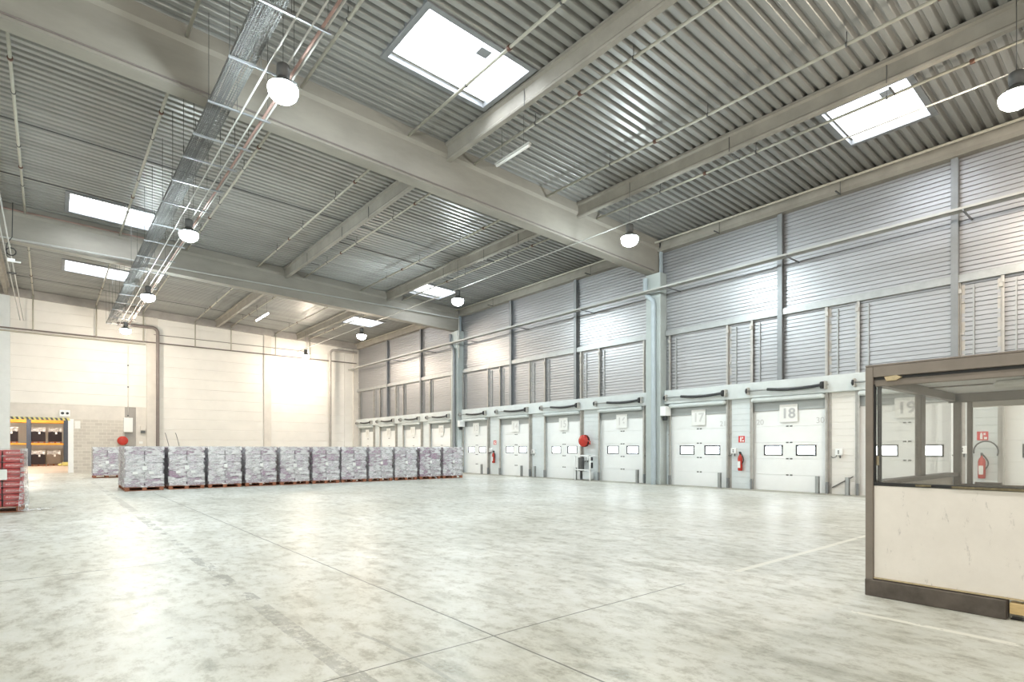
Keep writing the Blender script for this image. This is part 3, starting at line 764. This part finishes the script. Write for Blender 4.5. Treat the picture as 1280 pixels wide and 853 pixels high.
# linear battens
def batten(x, y0, y1, z, mat, lab):
    t = empty('batten_light', (x, y0, z), lab, 'strip light')
    MB().bev(-.05, 0, .03, .05, y1-y0, .09, .01).build('housing', M['pipe_white'], t)
    MB().cyl((0,.04,0), (0,y1-y0-.04,0), .04, 10).build('tube', mat, t)
    q = MB()
    for y in (.3, y1-y0-.3): q.cyl((0,y,.08), (0,y,dz(x)-z), .006, 5)
    q.build('suspension_wire', M['darksteel'], t)
batten(10.6, 11.9, 13.5, 10.3, M['paper'], 'unlit white strip light beside the left roof joist in the near bay')
batten(10.87, 37.5, 40.2, 10.3, M['tube_lit'], 'lit strip light in the far bay between two joists')
o = empty('tiny_lamp', (18.2, 4.0, 10.55), None)
bpy.data.objects.remove(o)

# unseen lamps added to light the racking hall
for i, (x, y) in enumerate(((-1.5, 55), (-1.5, 64))):
    t = empty('batten_light', (x, y, 6.5), ['near','far'][i]+' unseen strip light added to light the racking hall behind the opening', 'strip light')
    MB().bev(-.9, -.2, .03, .9, .2, .09, .01).build('housing', M['pipe_white'], t); MB().box(-.85, -.15, 0, .85, .15, .03).build('diffuser', emit('hall_fill', (1,.9,.78), 190), t)

# ------------------------------------------------------------------ pallets
def pallet_mb(w=1.2, d=.8, blocks=3):
    mb = MB()
    for k in range(3): mb.box(-w/2, -d/2+k*(d-.1)/2, 0, w/2, -d/2+k*(d-.1)/2+.1, .022)
    for k in range(3):
        for j in range(3): mb.box(-w/2+k*(w-.14)/2, -d/2+j*(d-.1)/2, .022, -w/2+k*(w-.14)/2+.14, -d/2+j*(d-.1)/2+.1, .1)
    for k in range(3): mb.box(-w/2+k*(w-.14)/2, -d/2, .1, -w/2+k*(w-.14)/2+.14, d/2, .122)
    for k in range(7): mb.box(-w/2, -d/2+k*(d-.1)/6, .122, w/2, -d/2+k*(d-.1)/6+.1, .144)
    return mb
def film_mb(w, d, z0, z1, seed, amp=.012, flare=0):
    r = random.Random(seed); mb = MB(); nu, nv = 44, 14; vs = []
    per = []
    for (a, b, c_, e) in ((-w/2,-d/2,w/2,-d/2),(w/2,-d/2,w/2,d/2),(w/2,d/2,-w/2,d/2),(-w/2,d/2,-w/2,-d/2)):
        for k in range(nu//4): per.append((a+(c_-a)*k/(nu//4), b+(e-b)*k/(nu//4)))
    n = len(per)
    for j in range(nv+1):
        z = z0+(z1-z0)*j/nv
        for (px, py) in per:
            g = 1+r.uniform(-amp, amp)+(flare*(1-j/nv)**3); vs.append((px*g, py*g, z+r.uniform(-.006,.006)))
    fs = [(j*n+k, j*n+(k+1)%n, (j+1)*n+(k+1)%n, (j+1)*n+k) for j in range(nv) for k in range(n)]
    fs.append(tuple(nv*n+k for k in range(n)))
    return mb.add(vs, fs)
def make_load(mat, nx, ny, nz, w, d, h, seed, film, lab_spots, cmat_side=None):
    t = empty('pallet_load', (0,0,0), None, 'wrapped pallet')
    pallet_mb(w, d).build('wooden_pallet', M['wood'], t)
    cw, cd, ch = w/nx-.03, d/ny-.03, (h-.144)/nz
    me = MB().bev(-cw/2, -cd/2, 0, cw/2, cd/2, ch-.014, .012).mesh('carton', mat)
    for k in range(nz):
        for i in range(nx):
            for j in range(ny):
                o = bpy.data.objects.new('carton', me); COL.objects.link(o); o.parent = t
                o.location = (-w/2+(i+.5)*w/nx+R.uniform(-.006,.006), -d/2+(j+.5)*d/ny, .146+k*ch)
    film_mb(w+.035, d+.035, .135, h+.02, seed).build('stretch_film', film, t)
    for (x, z, a, b) in lab_spots: MB().box(x-a/2, -d/2-.034, z-b/2, x+a/2, -d/2-.030, z+b/2).build('paper_label', M['paper'], t)
    return t
HL = 1.67
lA = make_load(M['carton_purple'], 2, 2, 5, 1.24, 1.2, HL, 1, M['film'], [(.0,.86,.15,.16),(.22,.68,.16,.1),(-.3,.68,.16,.1)])
lB = make_load(M['carton_purple'], 2, 2, 5, 1.24, 1.2, HL, 9, M['film'], [(.02,.9,.13,.15)])
protos = [lA, lB]; used = [False, False]
X0 = 2.83; PITCH = 1.405; YR = 25.3+.6
names = ['first','second','third','fourth','fifth','sixth','seventh','eighth','ninth','tenth','last']
for i in range(11):
    k = 0 if i in (0,1,4,6) else 1
    loc_ = (X0+i*PITCH+R.uniform(-.02,.02), YR+R.uniform(-.05,.05), 0)
    if not used[k]: o = protos[k]; o.location = loc_; used[k] = True
    else: o = dup(protos[k], loc_)
    o['label'] = '%s pallet from the left in the long front row, purple cartons in grey film' % names[i] if i < 10 else 'last pallet at the right end of the long front row, nearest the dock doors'
    o['group'] = 'film wrapped pallets in the long row'
for i in range(3):
    o = dup(protos[i % 2], (X0+.02+i*PITCH, YR+1.45, 0), ['leftmost','second','third'][i]+' pallet of the row behind the long front row', 'film wrapped pallets in the second row')
o = dup(lA, (2.5, 38.3, 0), 'lone film wrapped pallet standing behind, left of the long row', None)
if 'group' in o: del o['group']
# red pallet
rt = make_load(M['carton_red'], 3, 2, 9, 1.2, 1.15, 1.58, 4, M['film_clear'], [])
rt.location = (-1.08, 19.45, 0); tag(rt, 'pallet of red printed cartons at the left edge', 'wrapped pallet')
MB().box(.05, -.615, .82, .29, -.608, 1.08).build('paper_label', M['paper'], rt)
film_mb(.12, 1.2, .05, 1.6, 5, .04, .6).build('loose_film', M['film'], rt).location = (.60, 0, 0)
r2 = random.Random(3); mb = MB(); vs = []
for j in range(7):
    for k in range(4): vs.append((.66+j*.09, -.55+k*.14+r2.uniform(-.03,.03), .005+abs(r2.uniform(0,.05))))
mb.add(vs, [(j*4+k, (j+1)*4+k, (j+1)*4+k+1, j*4+k+1) for j in range(6) for k in range(3)]); mb.build('film_tail', M['film'], rt)

# ------------------------------------------------------------------ booth
BX, BYY, BB, BE = 6.88, 2.21, 10.35, -1.5
t = empty('office_booth', (BX, BYY, 0), 'brown framed glazed office booth with a cream lower panel', 'booth')
def bl(mb): mb.v = [(a-BX, b-BYY, c_) for a, b, c_ in mb.v]; return mb
mb = MB()
mb.bev(BX, BYY-.075, 0, BX+.09, BYY, 2.49, .006)                                      # corner post
for (x, y) in ((BB-.07, BYY-.15), (BX, BE), (BB-.07, BE)): mb.bev(x, y, 0, x+.09, y+.09, 2.40, .006)
islands(bl(mb), 'corner_post', M['booth'], t)
mb = MB().bev(BX, BE, 2.375, BX+.09, BYY-.075, 2.49, .005).bev(BX+.09, BYY-.09, 2.30, BB, BYY, 2.46, .005).bev(BB-.07, BE, 2.28, BB+.02, BYY, 2.42, .005).bev(BX, BE-.02, 2.3, BB, BE+.06, 2.49, .005)
islands(bl(mb), 'top_rail', M['booth'], t)
bl(MB().bev(BX+.03, BE, 2.275, BX+.085, BYY-.075, 2.345, .004)).build('window_track', M['booth'], t)
bl(MB().box(BX+.035, BE, 2.345, BX+.08, BYY-.075, 2.376)).build('track_gap', M['black'], t)
bl(MB().bev(BX+.012, 1.03, .01, BX+.09, BYY-.0755, .185, .006).bev(BX-.014, 1.04, .0, BX+.03, BYY-.0, .18, .006).bev(BX+.09, BYY-.06, 0, BB, BYY, .19, .006)).build('base_rail', M['booth_base'], t)
bl(MB().bev(BX+.008, BE, .19, BX+.03, BYY-.076, .205, .003)).build('bead', M['tapey'], t)
bl(MB().bev(BX+.02, BE+.05, .205, BX+.06, BYY-.078, 1.20, .004)).build('lower_panel', M['boothpanel'], t)
bl(MB().bev(BX+.1, BYY-.06, .19, BB-.07, BYY-.02, 1.2, .004).bev(BB-.04, BE, 0, BB, BYY-.15, 1.08, .004).bev(BX+.1, BE, 0, BB, BE+.04, 1.2, .004)).build('side_panel', M['boothpanel'], t)
bl(MB().bev(BX+.015, BE, 1.2, BX+.08, BYY-.075, 1.235, .004)).build('window_sill', M['black'], t)
bl(MB().bev(BX+.1, BYY-.13, 1.2, BB-.07, BYY, 1.25, .004).bev(BB-.1, BE, 1.04, BB, BYY-.15, 1.09, .004)).build('inner_sill', M['booth'], t)
bl(MB().box(BX+.085, BYY-.13, 1.235, BX+.10, BYY-.09, 2.3).box(BX+.02, BYY-.09, 1.22, BX+.06, BYY-.075, 2.3)).build('dark_seal', M['black'], t)
bl(MB().bev(8.66, BYY-.07, 1.25, 8.86, BYY, 2.3, .005)).build('mullion', M['booth'], t)
bl(MB().bev(BB-.06, 1.93, 1.0, BB, 1.99, 2.3, .005).bev(BB-.08, 1.60, 1.09, BB-.02, 1.9, 1.12, .005).bev(BB-.06, .2, 1.0, BB, .28, 2.3, .005)).build('door_frame', M['booth'], t)
bl(MB().bev(BB-.055, 1.93, 2.2, BB, BE, 2.30, .005)).build('back_header', M['pilaster'], t)
g = bl(MB().box(BX+.05, BE+.05, 1.235, BX+.056, BYY-.09, 2.28)).build('front_glass', M['glass'], t)
bl(MB().box(BX+.1, BYY-.04, 1.25, 8.66, BYY-.034, 2.3)).build('side_glass', M['glass'], t)
bl(MB().box(8.86, BYY-.04, 1.25, BB-.07, BYY-.034, 2.3)).build('side_glass', M['glass'], t)
bl(MB().box(BB-.03, BE, 1.09, BB-.024, 1.93, 2.22)).build('back_glass', M['glass'], t)
bl(MB().bev(BX+.09, BE, 2.41, BB, BYY-.09, 2.44, .003)).build('booth_ceiling', M['white'], t)
bl(MB().bev(BX-.0, BE, 2.492, BB+.02, BYY, 2.51, .003)).build('booth_roof', M['booth'], t)
bl(MB().box(8.93, BE, 2.395, 8.96, BYY-.09, 2.41)).build('ceiling_joint', M['booth'], t)
bl(MB().prism([(0,0),(.09,.0),(.14,.03),(.09,.055),(.05,.05),(-.02,.045)], lambda u, v: (BX-.001, BYY-.20-u, 2.325+v), lambda u, v: (BX+.03, BYY-.20-u, 2.325+v))).build('tape_scrap', M['tapey'], t)
bl(MB().box(BX+.0, .30, 1.205, BX+.015, 1.45, 1.228).box(BX, 1.62, 1.21, BX+.015, 1.75, 1.23)).build('sill_tape', plain('dirty_sill_tape', (.17,.14,.08), .7, 0, .4, 25), t)
bl(MB().bev(BX+.06, BYY-.11, 1.42, BX+.085, BYY-.088, 1.52, .003)).build('window_catch', M['tapey'], t)
bl(MB().box(BX+.06, BE, .0, BX+.16, 1.02, .01)).build('floor_lip', M['black'], t)
for k in range(2):
    x = (8.72, 10.02)[k]
    q = empty('booth_lamp', (x, 1.42-.12*k, 2.36), ['front','rear'][k]+' unlit strip light on the booth ceiling', 'strip light')
    MB().bev(-.14, -1.3, -.035, .14, 0, .042, .03).build('diffuser', M['paper'], q); MB().box(-.05,-1.28,.04,.05,-.02,.05).build('base_plate', M['steel'], q)
bl(MB().bev(BX+.005, -.4, .06, BX+.11, 1.02, .165, .006)).build('timber_packer', M['pine'], t)
q = empty('desk', (9.5, .9, 0), 'grey desk standing inside the booth', 'desk')
MB().bev(-.35, -1.6, .72, .6, .9, .76, .005).build('desk_top', M['shade_desk'], q)
for x, y in ((-.3,-1.55),(-.3,.85),(.55,-1.55),(.55,.85)): MB().box(x-.02,y-.02,0,x+.02,y+.02,.72).build('leg', M['steel_post'], q)

# ------------------------------------------------------------------ dock wall fittings
def extinguisher(y, lab, sign_z=1.98, sign=True):
    t = empty('fire_extinguisher', (XW-.12, y, .72), lab, 'fire extinguisher', 'fire extinguishers')
    MB().lathe((0,0,0), [(.001,0),(.08,0),(.09,.03),(.09,.50),(.07,.58),(.03,.63),(.03,.68),(.001,.68)], 16).build('cylinder', M['red'], t)
    MB().bev(-.095, -.05, .12, -.088, .055, .38, .002).build('label_sheet', M['paper'], t)
    MB().bev(-.06, -.02, .68, .07, .02, .74, .005).bev(-.1, -.015, .74, .05, .015, .76, .005).build('valve', M['black'], t)
    pts = [(-.02, -.03, .70)]+[(-.02, -.03-.12*math.sin(PI*k/8), .70-.5*k/8) for k in range(1,9)]
    MB().tube(pts, .018, 8).cyl((-.02,-.05,.2),(-.02,-.05,0.0),.03,8).build('hose', M['black'], t)
    MB().box(.08, -.03, .3, .12, .03, .6).build('wall_bracket', M['steel_post'], t)
    if sign: ext_sign(y, sign_z, lab)
def ext_sign(y, z, lab):
    s = empty('extinguisher_sign', (XW-.012, y, z), 'red and white sign above the %s' % lab, 'sign', 'fire extinguisher signs')
    MB().bev(0, -.13, -.13, .01, .13, .13, .002).build('sign_plate', M['redsign'], s)
    MB().box(-.003, .0, -.10, .0, .06, .06).box(-.003, .015, .06, .0, .045, .10).box(-.003,-.07,.02,.0,-.02,.09).box(-.003,-.10,-.10,0,-.03,-.03).build('pictogram', M['paper'], s)
extinguisher(11.22, 'red extinguisher on the wall between doors 17 and 18')
extinguisher(27.2, 'red extinguisher on the wall between doors 13 and 14')
# wheeled looking one behind booth
extinguisher(3.75, 'red extinguisher seen through the booth glass')
run('extinguisher_hose', [(XW-.16,3.75+.28*math.cos(a)-.1,1.52+.30*math.sin(a)) for a in [PI*k/10-.2 for k in range(13)]], .02, M['darksteel'], 'looped dark hose above the extinguisher behind the booth', 'hose')
def control_box(y, lab, z=1.42):
    t = empty('control_box', (XW-.08, y, z), lab, 'control box', 'dock door control boxes')
    MB().bev(-.06, -.11, -.1, .08, .11, .13, .012).build('box', M['white'], t)
    MB().cyl((-.065,0,.05),(-.085,0,.05),.022,8).cyl((-.065,0,-.02),(-.085,0,-.02),.022,8).build('button', M['black'], t)
    MB().tube([(0,.08,-.1),(-.01,.1,-.16),(-.02,.2,-.19),(-.01,.26,-.14)], .014, 6).cyl((0,-.03,-.1),(0,-.03,-.2),.02,6).build('cable', M['darksteel'], t)
control_box(7.62, 'white control box with cable between doors 18 and 19', 1.47)
control_box(11.5, 'white control box left of the extinguisher by door 17', 1.5)
control_box(27.55, 'white control box left of the extinguisher by door 13', 1.5)
control_box(23.55, 'white control box between doors 14 and 15', 1.42)
control_box(19.45, 'white control box behind the hose reel guard frame', 1.1)
control_box(15.62, 'white control box beside the near column', 1.45)
control_box(4.2, 'white control box left of the extinguisher behind the booth', 1.55)
for y, lab in ((28.2,'short grey guard post at the right foot of door 13'),(24.35,'short grey guard post at the right foot of door 14'),(23.2,'short grey guard post between doors 14 and 15'),
               (20.05,'short grey guard post left of the hose reel frame'),(16.12,'short grey guard post at the right foot of door 16'),(12.0,'short grey guard post at the right foot of door 17'),
               (8.25,'short grey guard post at the right foot of door 18'),(7.28,'short grey guard post left of door 19')):
    t = empty('guard_post', (XW-.3, y, 0), lab, 'guard post', 'short guard posts along the dock doors')
    MB().box(-.05,-.06,0,-.04,.06,.62).box(-.05,-.06,0,.05,-.05,.62).box(-.05,.05,0,.05,.06,.62).build('channel', M['steel'], t)
    MB().bev(-.09,-.1,0,.09,.1,.012,.003).build('base_plate', M['steel_post'], t)
mb = MB().prism([(0,0),(.06,0),(.06,.03),(0,.03)], lambda u, v: (XW-.06+u, 7.86, .22+v), lambda u, v: (XW-.06+u, 7.2, .62+v))
tag(mb.build('handrail', M['darksteel']), 'dark slanted rail low on the wall left of door 19', 'rail')
# hose reel with guard frame
def hose_reel(loc, lab, ax='x'):
    t = empty('hose_reel', loc, lab, 'hose reel', 'red fire hose reels')
    MB().lathe((0,0,0), [(.001,-.16),(.12,-.17),(.26,-.14),(.31,-.08),(.31,-.05)], 28, 'x').build('front_disc', M['red'], t)
    MB().lathe((0,0,0), [(.20,-.05),(.27,-.05),(.28,.06),(.20,.06)], 24, 'x').build('hose_coil', M['dark'], t)
    MB().lathe((0,0,0), [(.31,.06),(.31,.09),(.1,.09),(.001,.09)], 28, 'x').build('back_disc', M['red'], t)
    MB().cyl((0,0,0),(.18,0,0),.05,10).bev(.14,-.1,-.1,.2,.1,.1,.01).build('wall_mount', M['darksteel'], t)
    return t
hr = hose_reel((XW-.34, 19.42, 2.0), 'red fire hose reel between doors 15 and 16')
q = MB().cyl((-.1,-.3,.02),(-.1,-.5,-.04),.03,8).cyl((-.1,-.48,-.02),(-.1,-.48,-.2),.03,8); q.build('nozzle', M['red'], hr)
t = empty('protective_barrier', (XW-.55, 19.25, 0), 'pale tubular guard barrier under the hose reel', 'guard barrier')
for y in (.60, -.42): MB().bev(-.03, y-.03, 0, .03, y+.03, 1.28, .006).build('post', M['white'], t)
for z in (1.22, .50): MB().bev(-.03,-.45,z,.03,.63,z+.06,.006).build('rail', M['white'], t)
for y in (.60, -.42): MB().bev(.03,y-.025,1.22,.5,y+.025,1.27,.005).build('side_rail', M['white'], t)
MB().bev(.12,.28,.45,.36,.52,1.15,.02).cyl((.24,.40,1.1),(.24,.40,.1),.04,8).build('valve_gear', M['darksteel'], t)
MB().bev(.1,-.3,.05,.4,.2,.45,.02).build('pump_cover', M['pierwhite'], t)
MB().bev(.16,-.36,.62,.3,-.24,.9,.01).build('switch', M['dark'], t); MB().bev(.16,-.36,1.0,.3,-.24,1.18,.01).build('switch', M['dark'], t)
hr2 = hose_reel((3.95, YB-.36, 2.15), 'red fire hose reel on the back wall above the pallets'); hr2.rotation_euler = (0,0,PI/2)
# junction boxes on columns
for by, lab in ((15.0,'white junction box on the near column beside door 17'),(30.85,'white junction box on the far column beside door 13')):
    t = empty('junction_box', (XW-.4, by-.42, 3.05), lab, 'junction box'); MB().bev(-.12,-.14,0,.3,.14,.42,.01).build('box', M['white'], t); MB().bev(-.02,-.08,-.2,.16,.08,0,.02).build('cable_gland', M['dark'], t)

# back wall fittings
t = empty('electrical_cabinet', (4.28, YB-.15, 2.75), 'white electrical cabinet high on the back wall above the hose reel', 'cabinet')
MB().bev(-.26,-.12,0,.26,.12,1.0,.015).build('cabinet_body', M['white'], t); MB().box(-.24,-.125,.03,.24,-.119,.97).build('cabinet_door', M['paper'], t)
MB().cyl((0,0,1),(0,0,6.0),.018,6).build('conduit', M['cream'], t)
q = MB()
for z in (1.1,3.1,4.6): q.bev(-.04,-.05,z,.04,.05,z+.09,.01)
q.build('conduit_clip', M['darksteel'], t)
t = empty('wall_box', (5.15, YB-.1, 2.9), 'small beige box on the wall right of the cabinet', 'wall box'); MB().bev(-.14,-.1,0,.14,.08,.3,.01).build('box', M['pilaster'], t); MB().box(-.13,-.09,-.2,.13,.07,-.02).build('louvre', M['darksteel'], t)
t = empty('warning_light', (.85, YB-.075, 3.72), 'white framed signal lamp over the corner of the opening', 'signal lamp'); MB().bev(-.27,-.05,0,.27,.06,.42,.01).build('housing', M['white'], t); MB().cyl((-.12,-.05,.21),(-.12,-.07,.21),.09,12).cyl((.13,-.05,.21),(.13,-.07,.21),.08,12).build('lens', M['dark'], t)
tag(MB().box(1.36, YB-.03, 2.95, 1.66, YB-.02, 3.45).build('wall_notice', M['paper']), 'white paper notice right of the opening', 'notice')
tag(MB().box(4.93, YB-.05, 1.95, 5.15, YB-.03, 2.12).build('wall_notice', M['paper']), 'small white label on the patched wall by the drainpipe', 'notice')
for x in (6.5, 7.15):
    run('wall_hook', [(x,YB-.02,2.75),(x+.02,YB-.25,2.6),(x+.18,YB-.3,1.9),(x+.24,YB-.25,1.5)], .02, M['darksteel'], ('left' if x < 7 else 'right')+' leaning dark rod on the back wall behind the pallets', 'rod')

# ------------------------------------------------------------------ racking in the far hall
t = empty('pallet_rack', (0, 68, 0), 'orange and blue pallet racking seen through the opening', 'racking')
for x in (-3.75,-1.35,1.3,4.0):
    q = MB()
    for y in (-.55,.55): q.box(x-.16,y-.05,0,x+.16,y+.05,6)
    for k in range(8): q.box(x-.02,-.55,.3+k*.7,x+.02,.55,.36+k*.7)
    q.build('upright', M['rackblue'], t)
for z in (1.95, 3.98):
    for (a, b) in ((-3.6,-1.5),(-1.2,1.15),(1.45,3.85)):
        for y in (-.58,.5):
            MB().bev(a, y, z, b, y+.08, z+(.28 if z > 3 else .16), .01).build('beam', M['yellow'], t)
q = MB()
for a, b in ((-3.6,-1.5),(-1.2,1.15),(1.45,3.85)): q.box(a,-.5,2.06,b,.5,2.1); q.box(a,-.5,4.2,b,.5,4.24)
q.build('shelf_board', M['pine'], t)
mdark = plain('black_wrapped_goods', (.018,.012,.016), .3); mbrown = plain('brown_wrapped_goods', (.20,.16,.13), .4)
for (x, z, mt, lab) in ((-.68,2.11,mdark,'black wrapped goods on the upper rack shelf, left'),(.52,2.11,mdark,'black wrapped goods on the upper rack shelf, right'),
                    (-.68,0,mdark,'black wrapped goods on the floor under the rack, left'),(.42,0,mbrown,'brown wrapped goods on the floor under the rack, right'),(-2.6,2.11,mdark,'black wrapped goods on the upper shelf of the left rack bay')):
    g = empty('rack_pallet', (x, 68-.02, z), lab, 'wrapped pallet', 'goods in the far racking')
    pallet_mb(1.0, .9).build('wooden_pallet', M['wood'], g); MB().bev(-.5,-.45,.15,.5,.45,1.1,.03).build('goods', mt, g)
    film_mb(1.0,.9,1.05,1.45,7,.03).build('film_top', M['film'], g); MB().box(.0,-.47,.85,.14,-.46,1.05).build('paper_label', M['paper'], g)
tag(MB().bev(1.0,66.6,0,1.6,67.1,.35,.08).bev(.7,66.7,0,1.0,67.0,.2,.06).build('floor_sack', M['hazy']), 'pale yellow heap on the floor beside the rack', 'sack')

# ------------------------------------------------------------------ world, camera
wd = bpy.data.worlds.new('World'); SC.world = wd; wd.use_nodes = True
bg = wd.node_tree.nodes['Background']; bg.inputs[0].default_value = (.93,.97,1,1); bg.inputs[1].default_value = 10.0
cam = bpy.data.cameras.new('Camera'); co = bpy.data.objects.new('Camera', cam); COL.objects.link(co)
TH = math.atan2(580., 696.)
co.location = (0,0,1.6); co.rotation_euler = (PI/2, 0, -TH)
cam.sensor_width = 36; cam.lens = 696/1280*36; cam.shift_x = 0; cam.shift_y = (561.2-426.5)/1280
cam.clip_start = .05; cam.clip_end = 300
SC.camera = co
vs = SC.view_settings; vs.view_transform = 'Standard'; vs.look = 'None'; vs.exposure = 0.85; vs.gamma = 1; vs.use_curve_mapping = False
cy = SC.cycles; cy.use_denoising = True
cy.max_bounces = 10; cy.diffuse_bounces = 6; cy.glossy_bounces = 4; cy.transparent_max_bounces = 24; cy.transmission_bounces = 6
cy.caustics_reflective = False; cy.caustics_refractive = False; cy.sample_clamp_indirect = 8
